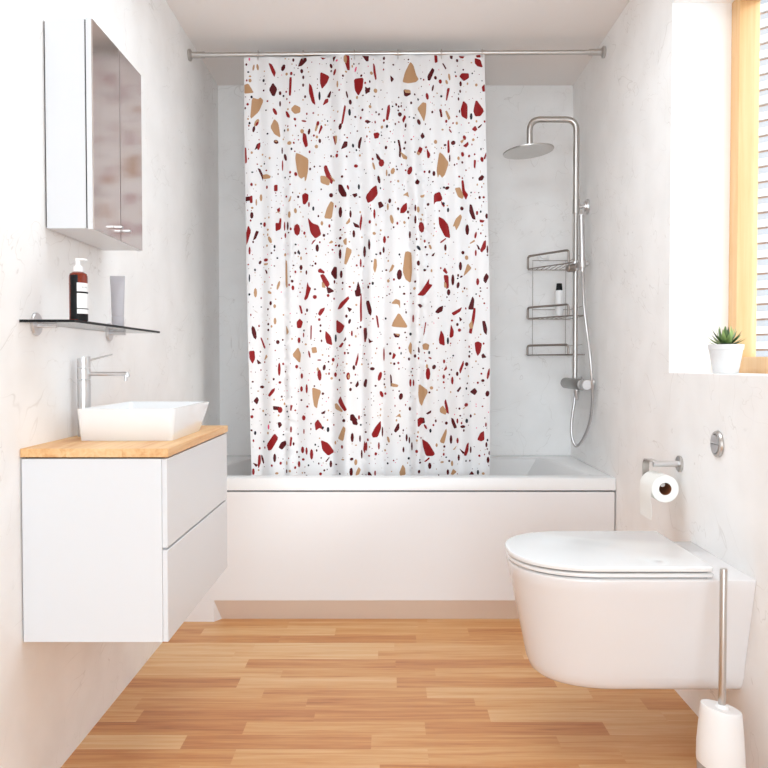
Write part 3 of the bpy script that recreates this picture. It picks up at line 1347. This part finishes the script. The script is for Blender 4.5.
# hose
def crom(P, n=14):
    P = [Vector(p) for p in P]; P = [P[0]*2-P[1]] + P + [P[-1]*2-P[-2]]
    out = []
    for i in range(1, len(P)-2):
        for k in range(n):
            t = k/n
            a, b_, c, d = P[i-1:i+3]
            out.append(.5*((2*b_)+(-a+c)*t+(2*a-5*b_+4*c-d)*t*t+(-a+3*b_-3*c+d)*t**3))
    out.append(P[-2]); return out
def hp(u, v, Y):
    X, Z = p2w(u, v, Y); return (X, Y, Z)
hose = [hp(575, 397, 3.47), hp(573.5, 408, 3.47), hp(571.5, 423, 3.46), hp(572, 437, 3.45), hp(576, 446, 3.44), hp(582, 441, 3.42), hp(589, 425, 3.38), hp(592, 405, 3.34),
        hp(592, 385, 3.30), hp(590.5, 360, 3.29), hp(587.5, 335, 3.31), hp(584, 305, 3.36), (HX+.002, HY, 1.40)]
bm = B()
cp = crom(hose)
tube(bm, cp, [.0062 + (.0006 if i % 2 else 0) for i in range(len(cp))], 12); put('hose', bm, M_CHROME, sh)

# ================================================================ corner caddy
cad = thing('shower_caddy', (.75, 3.70, 1.05), 'three-tier wire corner caddy hung by suction cups behind the shower column', 'shower caddy')
CX, CY = .872, YB-.008
L_ = (.662, 3.755); R_ = (.838, 3.497)
for Zt, ht in ((1.458, .060), (1.222, .052), (1.048, .045)):
    bm = B()
    corner = (CX, CY)
    outline = arc_path([(.672, CY, Zt), (L_[0], L_[1], Zt), (R_[0]-.015, R_[1]+.01, Zt), (CX, R_[1]+.01, Zt)], .016, 5)
    tube(bm, outline, .0030, 8)
    tube(bm, [(.672, CY, Zt), (CX, CY, Zt), (CX, R_[1]+.01, Zt)], .0022, 8)
    for k in range(1, 8):
        t = k/8
        ax = L_[0]+(R_[0]-L_[0])*t; ay = L_[1]+(R_[1]-L_[1])*t
        tube(bm, [(ax, ay, Zt), (ax, CY, Zt)], .0017, 6)
    rk = put('wire_tier', bm, M_DSTEEL, cad)
    bm = B()
    a = Vector((L_[0], L_[1], Zt)); b_ = Vector((R_[0]-.030, R_[1]+.046, Zt))
    up = Vector((0, 0, ht))
    tube(bm, arc_path([a, a+up, b_+up, b_], .015, 6), .0052, 10)
    put('front_hoop', bm, M_DSTEEL, rk)
    bm = B(); tube(bm, [(.69, CY, Zt+.045), (CX, CY, Zt+.045), (CX, R_[1]+.05, Zt+.045)], .0015, 6)
    put('back_rail', bm, M_DSTEEL, rk)
for px_, py_ in ((.692, CY), (.851, CY)):
    bm = B(); tube(bm, [(px_, py_, 1.048), (px_, py_, 1.50)], .0010, 6); put('upright_wire', bm, M_DSTEEL, cad)
M_CUP = mat('clear_suction_cup', srgb(250, 250, 250), .25)
Xc, Zc = p2w(543.5, 256, 3.795)
bm = B(); lathe(bm, [(.029, 0), (.027, .004), (.014, .009)], (Xc, YB-.0005, Zc-.004), (0, -1, 0)); lathe(bm, [(.021, 0), (.021, .008), (.018, .011)], (Xc, YB-.009, Zc+.006), (0, -1, 0)); put('suction_cup', bm, M_CUP, cad)
bm = B(); lathe(bm, [(.029, 0), (.027, .004), (.014, .009)], (XR-.0005, 3.66, 1.515), (-1, 0, 0)); lathe(bm, [(.018, 0), (.018, .006)], (XR-.009, 3.66, 1.515), (-1, 0, 0)); put('suction_cup', bm, M_CUP, cad)
# bottle on the middle tier
bx_, by_ = .787, 3.64
bot = thing('shampoo_bottle', (bx_, by_, 1.2255), 'slim white bottle with black cap on the middle caddy tier', 'bottle')
bm = B(); lathe(bm, [(.015, 0), (.0185, .003), (.0185, .105), (.0168, .118), (.012, .124)], (bx_, by_, 1.2255), (0, 0, 1), 24); put('bottle_body', bm, M_WPLAST, bot)
bm = B(); lathe(bm, [(.0150, 0), (.0150, .003), (.0125, .030), (.0115, .032)], (bx_, by_, 1.2255+.120), (0, 0, 1), 24); put('cap', bm, M_BLACK, bot, label='black tapered cap')

# ================================================================ mirror cabinet
VY0 = 1.881
mc_ = thing('mirror_cabinet', (XL+.06, 2.07, 1.331), 'white wall cabinet with two mirror doors above the glass shelf', 'mirror cabinet')
bm = B(); bx(bm, XL+.004, VY0, 1.331, -.7220, 2.250, 1.826, .0008, 1); put('cabinet_body', bm, M_WHITE, mc_)
bm = B(); bx(bm, XL, VY0+.006, 1.335, XL+.004, 2.24, 1.821); bx(bm, -.7220, VY0+.002, 1.333, -.7185, 2.247, 1.824); put('back_board_gap_shade', bm, M_DARK, mc_, smooth=0)  # dark back board, plus a dark strip painting shade into the door gap
for ya, yb, ky in ((VY0-.001, 2.0675, 2.023), (2.0695, 2.2505, 2.084)):
    bm = B(); bx(bm, -.7185, ya, 1.329, -.7065, yb, 1.828, .0006, 1); d = put('door', bm, M_WHITE, mc_)
    bm = B(); bx(bm, -.7063, ya+.003, 1.331, -.7035, yb-.001, 1.826); put('mirror', bm, M_MIRROR, d, smooth=0, label='mirror glass front')
    bm = B(); bx(bm, -.7034, ky-.006, 1.3555, -.6830, ky+.006, 1.3610, .0008, 1); put('door_handle', bm, M_CHROME, d)

# ================================================================ glass shelf
sf = thing('glass_shelf', (-.76, 2.07, 1.10), 'thin dark-edged glass shelf on round brackets above the basin', 'shelf')
bm = B()
bx(bm, XL+.001, 1.743, 1.1005, -.697, 2.392, 1.1065)
for f in bm.faces:
    f.material_index = 0 if abs(f.normal.z) > .5 else 1
put('glass_plate', bm, [M_SHELF, M_BLACK], sf, smooth=0, recalc=False)
for yy in (1.823, 2.298):
    bm = B(); lathe(bm, [(.027, 0), (.027, .004), (.025, .006)], (XL+.0005, yy, 1.100), (1, 0, 0), 32)
    tube(bm, [(XL+.006, yy, 1.0955), (XL+.050, yy, 1.0955)], .0045, 12)
    put('bracket', bm, M_CHROME, sf)

SZ = 1.107
sx, sy = -.722, 1.83
sb = thing('soap_bottle', (sx, sy, SZ), 'amber soap bottle with white pump and label on the glass shelf', 'soap bottle')
bm = B()
def rrect(cx, cy, hx, hy, r, n=6):
    out = []
    for qx, qy, a0 in ((1, 1, 0), (-1, 1, 90), (-1, -1, 180), (1, -1, 270)):
        for k in range(n+1):
            a = math.radians(a0+90*k/n)
            out.append((cx+qx*(hx-r)+r*math.cos(a), cy+qy*(hy-r)+r*math.sin(a)))
    return out
RB = .0205
lathe(bm, [(RB-.002, 0), (RB, .003), (RB, .104), (RB-.002, .110), (RB-.008, .114), (.009, .115)], (sx, sy, SZ), (0, 0, 1), 32)
put('bottle_body', bm, M_AMBER, sb)
bm = B()   # label wrapped around the room side of the bottle
a0, a1 = math.radians(-78), math.radians(35)
def wrap(bm, r, za, zb, aa, ab, n=14, mi=0):
    P = [(sx+r*math.cos(aa+(ab-aa)*k/n), sy+r*math.sin(aa+(ab-aa)*k/n)) for k in range(n+1)]
    A = [bm.verts.new((x, y, za)) for x, y in P]; Bv = [bm.verts.new((x, y, zb)) for x, y in P]
    for k in range(n):
        f = bm.faces.new((A[k], A[k+1], Bv[k+1], Bv[k])); f.material_index = mi
wrap(bm, RB+.0004, SZ+.017, SZ+.088, a0, a1, mi=0)
wrap(bm, RB+.0007, SZ+.064, SZ+.068, a0, a1, mi=1)
wrap(bm, RB+.0007, SZ+.0275, SZ+.0295, a0, a1, mi=1)
for k in range(4):
    a = a0 + math.radians(30+k*11)
    wrap(bm, RB+.0007, SZ+.0765, SZ+.0795, a, a+math.radians(5), 2, mi=2)
put('paper_label', bm, [M_WPLAST, M_BLACK, mat('label_print', srgb(170, 170, 172), .7)], sb, label='white label with black bands')
bm = B()   # dark rear band seen through the amber
wrap(bm, RB+.0003, SZ+.004, SZ+.106, math.radians(-125), math.radians(-72), 10)
put('back_label', bm, M_BLACK, sb, label='black side label')
bm = B(); wrap(bm, RB+.0003, SZ+.001, SZ+.0165, math.radians(-72), math.radians(35), 10); put('lower_label', bm, M_BLACK, sb)
bm = B()
lathe(bm, [(.0105, .113), (.0105, .126), (.0065, .129), (.0055, .131), (.0055, .139), (.0065, .141), (.0065, .1445), (.004, .146)], (sx, sy, SZ), (0, 0, 1), 20)
tube(bm, [(sx, sy, SZ+.143), (sx+.015, sy-.001, SZ+.1435), (sx+.022, sy-.001, SZ+.1415)], [.0032, .0024, .0018], 10)
put('pump', bm, M_WPLAST, sb)

tx, ty = -.724, 2.10
tb = thing('cream_tube', (tx, ty, SZ), 'pale grey cream tube standing on its cap on the glass shelf', 'tube')
bm = B()
rings = []
for t in [i/10 for i in range(11)]:
    z = SZ+.028+t*.100
    hx = .0155+.0045*t; hy = .0155*(1-t)**.6+.0006
    rings.append([Vector((tx+hx*math.cos(2*PI*k/28), ty+hy*math.sin(2*PI*k/28), z)) for k in range(28)])
rings.append([Vector((p.x, p.y, SZ+.135)) for p in rings[-1]])
loft(bm, rings); put('tube_body', bm, M_GTUBE, tb)
bm = B(); lathe(bm, [(.0155, 0), (.016, .001), (.016, .026), (.015, .0275)], (tx, ty, SZ), (0, 0, 1), 28); put('cap', bm, M_GTUBE, tb)

# ================================================================ vanity
vn = thing('vanity_cabinet', (-.66, 2.06, .386), 'white wall-hung vanity cabinet with two drawers under the wooden worktop', 'vanity cabinet')
bm = B(); bx(bm, XL+.003, 1.739, .386, -.5058, 2.383, .797, .0008, 1); put('carcass', bm, M_WHITE, vn)
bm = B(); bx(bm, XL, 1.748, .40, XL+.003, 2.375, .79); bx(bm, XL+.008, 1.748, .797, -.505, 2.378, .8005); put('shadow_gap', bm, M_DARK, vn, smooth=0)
bm = B(); bx(bm, -.5055, 1.741, .598, -.494, 2.385, .797, .0008, 1); put('drawer', bm, M_WHITE, vn)
bm = B(); bx(bm, -.5055, 1.741, .386, -.494, 2.385, .5925, .0008, 1); put('drawer', bm, M_WHITE, vn)
bm = B(); bx(bm, XL+.0005, 1.738, .8006, -.491, 2.389, .820, .0012, 1)
put('worktop', bm, M_TOP, label='light oak butcher-block worktop on top of the white vanity', cat='worktop')

# basin
bs = thing('wash_basin', (-.64, 2.07, .8202), 'white rectangular countertop wash basin on the wooden worktop', 'basin')
bm = B()
def rr(x0_, y0_, x1_, y1_, z, r): return [Vector((x, y, z)) for x, y in rrect((x0_+x1_)/2, (y0_+y1_)/2, (x1_-x0_)/2, (y1_-y0_)/2, r, 5)]
ZB = .8202; ZT = .899
loft(bm, [rr(-.7545, 1.912, -.530, 2.196, ZB, .010), rr(-.755, 1.911, -.529, 2.198, ZB+.003, .011), rr(-.757, 1.893, -.5175, 2.270, ZT-.002, .013), rr(-.7565, 1.8935, -.518, 2.2695, ZT, .013),
          rr(-.746, 1.904, -.5285, 2.258, ZT, .012), rr(-.7455, 1.9045, -.529, 2.2575, ZT-.002, .012), rr(-.735, 1.918, -.538, 2.212, ZB+.018, .012), rr(-.72, 1.94, -.55, 2.19, ZB+.012, .012)])
put('basin_bowl', bm, M_CERAM, bs)
bm = B(); lathe(bm, [(.02, 0), (.02, .003), (.015, .004)], (-.635, 2.06, ZB+.012), (0, 0, 1)); put('drain', bm, M_CHROME, bs)

# faucet
fx, fy = -.790, 2.033
fc = thing('basin_faucet', (fx, fy, .8202), 'tall satin steel basin mixer standing between the wall and the basin', 'faucet')
bm = B(); lathe(bm, [(.0165, 0), (.0165, .146), (.0158, .1465)], (fx, fy, .8202), (0, 0, 1), 32); put('faucet_body', bm, M_CHROME, fc)
bm = B(); lathe(bm, [(.0165, .148), (.0165, .176), (.0158, .1765)], (fx, fy, .8202), (0, 0, 1), 32); put('faucet_collar', bm, M_CHROME, fc)
bm = B()
n = 32
top = [Vector((fx+.0165*math.cos(2*PI*k/n), fy+.0165*math.sin(2*PI*k/n), .8202+.178)) for k in range(n)]
top2 = [Vector((p.x, p.y, .8202+.204+ .18*(p.x-fx))) for p in top]
loft(bm, [top, top2]); 
tube(bm, [(fx+.010, fy, .8202+.196), (fx+.074, fy, .8202+.212)], [.0028, .0020], 12)
put('lever', bm, M_CHROME, fc)
bm = B(); tube(bm, arc_path([(fx+.012, fy, .982), (fx+.113, fy, .982), (fx+.113, fy, .974)], .005, 5), .0055, 14)
tube(bm, [(fx+.108, fy, .978), (fx+.108, fy, .964)], .0042, 12)
put('spout', bm, M_CHROME, fc)

# ================================================================ toilet
YC = 2.08
tl = thing('toilet', (.70, YC, .195), 'white wall-hung toilet with closed lid on the right wall', 'toilet')
def dshape(xf, hw, z, xb=XR-.0005, ax=.20, n=40, cy=YC, r=0.0):
    """D outline: straight sides from the wall, half ellipse at the front"""
    pts = [Vector((xb, cy-hw, z))]
    for k in range(n+1):
        a = -PI/2 - PI*k/n
        e = 2.25
        ca, sa = math.cos(a), math.sin(a)
        x = xf+ax + ax*math.copysign(abs(ca)**(2/e), ca); y = cy + hw*math.copysign(abs(sa)**(2/e), sa)
        pts.append(Vector((x, y, z)))
    pts.append(Vector((xb, cy+hw, z)))
    return pts
bm = B()
rings = []
Z0, Z1 = .188, .4885
def sec(z, xf, hw, ax): rings.append(dshape(xf, hw, z, ax=ax))
sec(Z0, .425, .118, .16); sec(Z0+.0015, .408, .126, .17); sec(Z0+.007, .392, .1335, .18); sec(Z0+.018, .378, .1405, .19); sec(Z0+.040, .369, .148, .195); sec(Z0+.08, .361, .1555, .20)
for k in range(1, 8):
    t = k/8; z = Z0+.08+(Z1-.008-Z0-.08)*t
    sec(z, .361-.043*t, .1555+.0505*t, .20+.01*t)
sec(Z1-.008, .317, .2065, .21); sec(Z1-.002, .318, .2055, .21); sec(Z1, .322, .202, .207)
loft(bm, rings); put('bowl', bm, M_TOILET, tl, smooth=40)
def lid_solid(z0, z1, xf, hw, xb, rb):
    R = []
    for z, d in ((z0, .003), (z0+.0012, .0008), ((z0+z1)/2, 0), (z1-.0035, .0), (z1-.001, .0015), (z1, .005)):
        base = dshape(xf+d, hw-d, z, xb=xb-d, ax=.205)
        # round the two rear corners
        base[0] = Vector((xb-d-rb, YC-(hw-d), z)); base[-1] = Vector((xb-d-rb, YC+(hw-d), z))
        base += [Vector((xb-d, YC+(hw-d)-rb, z)), Vector((xb-d, YC-(hw-d)+rb, z))]
        R.append(base)
    return R
bm = B(); loft(bm, lid_solid(.4920, .5022, .316, .201, .785, .006)); put('seat', bm, M_CERAM, tl, smooth=40)
bm = B(); loft(bm, lid_solid(.5066, .5200, .313, .204, .783, .006)); put('lid', bm, M_CERAM, tl, smooth=40)
bm = B(); bx(bm, .772, YC-.17, .4880, .788, YC-.10, .512, .003); put('hinge', bm, M_CERAM, tl)
bm = B(); bx(bm, .772, YC+.10, .4880, .788, YC+.17, .512, .003); put('hinge', bm, M_CERAM, tl)
# grey spacer added to paint shade into the seat and lid gaps
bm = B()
loft(bm, [dshape(.328, .190, .4880, xb=.772, ax=.19), dshape(.328, .190, .507, xb=.772, ax=.19)]); put('gap_shade_spacer', bm, mat('gap_shade_grey', srgb(120, 118, 116), .7), tl)

# flush button
fp = thing('flush_button', (XR-.005, 2.101, .78), 'round steel dual flush button set in the right wall', 'flush button')
bm = B(); lathe(bm, [(.036, 0), (.0365, .003), (.034, .008), (.0275, .010)], (XR-.0005, 2.098, .793), (-1, 0, 0), 40, cap1=False)
lathe(bm, [(.0275, .010), (.0255, .006), (.0255, .003)], (XR-.0005, 2.098, .793), (-1, 0, 0), 40, cap0=False)
put('escutcheon', bm, M_STEEL, fp)
def half_disc(sgn):
    bm = B(); n = 20
    P = [(0, .0245*math.cos(PI*k/n)+0, sgn*(.0245*math.sin(PI*k/n)+.0008)) for k in range(n+1)]
    A = [Vector((XR-.0035, 2.098+y, .793+z)) for _, y, z in P]; A2 = [Vector((XR-.0125, p.y, p.z)) for p in A]
    loft(bm, [A, A2]); return bm
put('button_half', half_disc(1), M_CHROME, fp, label='upper press half'); put('button_half', half_disc(-1), M_CHROME, fp)
fp.children[-1].pop('label', None)

# toilet roll holder and roll
RZ, RXC = .636, .8205
hl = thing('toilet_roll_holder', (.85, 2.37, .60), 'brushed steel toilet roll holder on the right wall above the toilet', 'roll holder')
bm = B(); lathe(bm, [(.0245, 0), (.025, .002), (.025, .006), (.023, .008)], (XR-.0005, 2.37, .705), (-1, 0, 0), 32); put('wall_plate', bm, M_STEEL, hl)
bm = B(); tube(bm, [(XR-.007, 2.37, .705), (.800, 2.37, .705)], .0095, 20); put('post', bm, M_CHROME, hl)
bm = B()
path = arc_path([(.803, 2.37, .7125), (.803, 2.448, .7125), (.803, 2.448, RZ)], .026, 8)
tn = .0022; wd = .010
R = []
for i, p in enumerate(path):
    d = (path[min(i+1, len(path)-1)]-path[max(i-1, 0)]).normalized()
    nrm = Vector((1, 0, 0)).cross(d).normalized()
    R.append([p+Vector((wd, 0, 0))+nrm*tn, p-Vector((wd, 0, 0))+nrm*tn, p-Vector((wd, 0, 0))-nrm*tn, p+Vector((wd, 0, 0))-nrm*tn])
loft(bm, R)
bx(bm, .793, 2.444, RZ-.010, .826, 2.452, RZ+.012, .001)
tube(bm, [(RXC, 2.448, RZ+.010), (RXC, 2.345, RZ+.010)], .0075, 14)
put('arm', bm, M_STEEL, hl)
rl = thing('toilet_roll', (RXC, 2.37, RZ-.0405), 'white toilet roll with a hanging sheet on the steel holder', 'toilet roll')
bm = B()
lathe(bm, [(.0185, 0), (.040, 0), (.0405, .001), (.0405, .104), (.040, .105), (.0185, .105)], (RXC, 2.322, RZ), (0, 1, 0), 40, cap0=False, cap1=False)
put('paper_roll', bm, M_PAPER, rl, smooth=50)
bm = B(); lathe(bm, [(.0185, .0002), (.0185, .1048)], (RXC, 2.322, RZ), (0, 1, 0), 32, cap0=False, cap1=False)
lathe(bm, [(.0175, .0002), (.0175, .1048)], (RXC, 2.322, RZ), (0, 1, 0), 32, cap0=False, cap1=False)
put('cardboard_core', bm, M_CARD, rl, smooth=50)
bm = B()
P = []
for k in range(7):
    a = math.radians(90+90*k/6); P.append((RXC+.0412*math.cos(a), RZ+.0412*math.sin(a)))
for k in range(1, 7): P.append((RXC-.0412-.0015*math.sin(k), RZ-.0155*k))
Q = [[Vector((x, 2.3222, z)), Vector((x, 2.4268, z)), Vector((x-.0006, 2.4268, z)), Vector((x-.0006, 2.3222, z))] for x, z in P]
loft(bm, Q); put('hanging_sheet', bm, M_PAPER, rl, smooth=50)

# toilet brush
hx_, hy_ = .766, 1.79
tbm = thing('toilet_brush', (hx_, hy_, 0), 'white toilet brush holder with tall steel handle on the floor beside the toilet', 'toilet brush')
def brush_sec(z, r, tilt=0.0, dy=0.0):
    return [Vector((hx_+r*math.cos(2*PI*k/40), hy_+r*math.sin(2*PI*k/40), z - tilt*r*math.cos(2*PI*k/40) - dy*r*math.sin(2*PI*k/40))) for k in range(40)]
bm = B()
Rg = [brush_sec(.040+.075*t**1.0, .0545-.001*t, .55*(1-t)*.9) for t in (0, .3, .6, 1)]
Rg = [brush_sec(.075, .0525, .32), brush_sec(.085, .0535, .32), brush_sec(.12, .053, .30), brush_sec(.16, .050, .21, .06), brush_sec(.20, .0465, .21, .06), brush_sec(.2135, .0452, .21, .06), brush_sec(.2165, .0440, .21, .06), brush_sec(.2170, .0415, .21, .06), brush_sec(.2155, .036, .21, .06), brush_sec(.2155, .009, .21, .06)]
loft(bm, Rg); put('holder', bm, M_WPLAST, tbm, smooth=60)
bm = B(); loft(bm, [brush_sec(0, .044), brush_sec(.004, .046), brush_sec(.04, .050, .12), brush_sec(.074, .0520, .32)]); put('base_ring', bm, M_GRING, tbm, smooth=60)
bm = B(); lathe(bm, [(.0155, .214), (.014, .220), (.0095, .224)], (hx_+.002, hy_, 0), (0, 0, 1), 24); put('collar', bm, M_WPLAST, tbm)
bm = B(); lathe(bm, [(.0085, .222), (.0085, .535), (.0080, .538)], (hx_+.002, hy_, 0), (0, 0, 1), 24); put('handle', bm, M_STEEL, tbm)

# ================================================================ plant on the sill
qx, qy = .97, 2.262
pl = thing('potted_succulent', (qx, qy, WZ0), 'small spiky green succulent in a white pot on the window sill', 'potted plant')
bm = B(); lathe(bm, [(.033, 0), (.0345, .001), (.0455, .067), (.0475, .068), (.0490, .082), (.0480, .083), (.0455, .083), (.0445, .075)], (qx, qy, WZ0+.0003), (0, 0, 1), 40, cap1=False); put('pot', bm, M_POT, pl)
bm = B(); lathe(bm, [(.0440, .0745), (.0442, .0765), (.02, .0785)], (qx, qy, WZ0+.0003), (0, 0, 1), 32); put('soil', bm, M_SOIL, pl)
rnd = random.Random(3)
nl = 34
for i in range(nl):
    lay = i/(nl-1)
    az = i*2.399 + rnd.uniform(-.2, .2)
    el = math.radians(2 + 78*lay**1.25 + rnd.uniform(-5, 5))
    ln = rnd.uniform(.044, .052) if lay < .85 else rnd.uniform(.044, .050)
    d = Vector((math.cos(az)*math.cos(el), math.sin(az)*math.cos(el), math.sin(el)))
    o_ = Vector((qx+.008*math.cos(az), qy+.008*math.sin(az), WZ0+.080+.008*lay))
    side = Vector((-math.sin(az), math.cos(az), 0)); upv = d.cross(side).normalized()
    if upv.z < 0: upv = -upv
    bm = B(); R = []
    for t, wd_, th in ((0, .0050, .0022), (.25, .0066, .0026), (.55, .0056, .0022), (.8, .0032, .0014), (1, .0005, .0004)):
        c_ = o_ + d*ln*t + upv*(.010*t*t)
        R.append([c_+side*wd_, c_+upv*th*.2, c_-side*wd_, c_-upv*th])
    loft(bm, R); put('leaf', bm, M_LEAF, pl, smooth=70)

# unseen frame added round the overhead fill light, above the view
cl = thing('fill_light_surround', (.03, 2.0, ZC-.02), 'flat white frame added round the unseen ceiling fill light', 'ceiling lamp')
bm = B()
for a, b_, c_, d_ in ((-.39, 1.48, .45, 1.495), (-.39, 2.505, .45, 2.52), (-.39, 1.495, -.375, 2.505), (.435, 1.495, .45, 2.505)):
    bx(bm, a, b_, ZC-.025, c_, d_, ZC-.0005)
put('fill_frame', bm, M_WHITE, cl, smooth=0)

for o in bpy.data.objects:
    if '_org' in o: del o['_org']
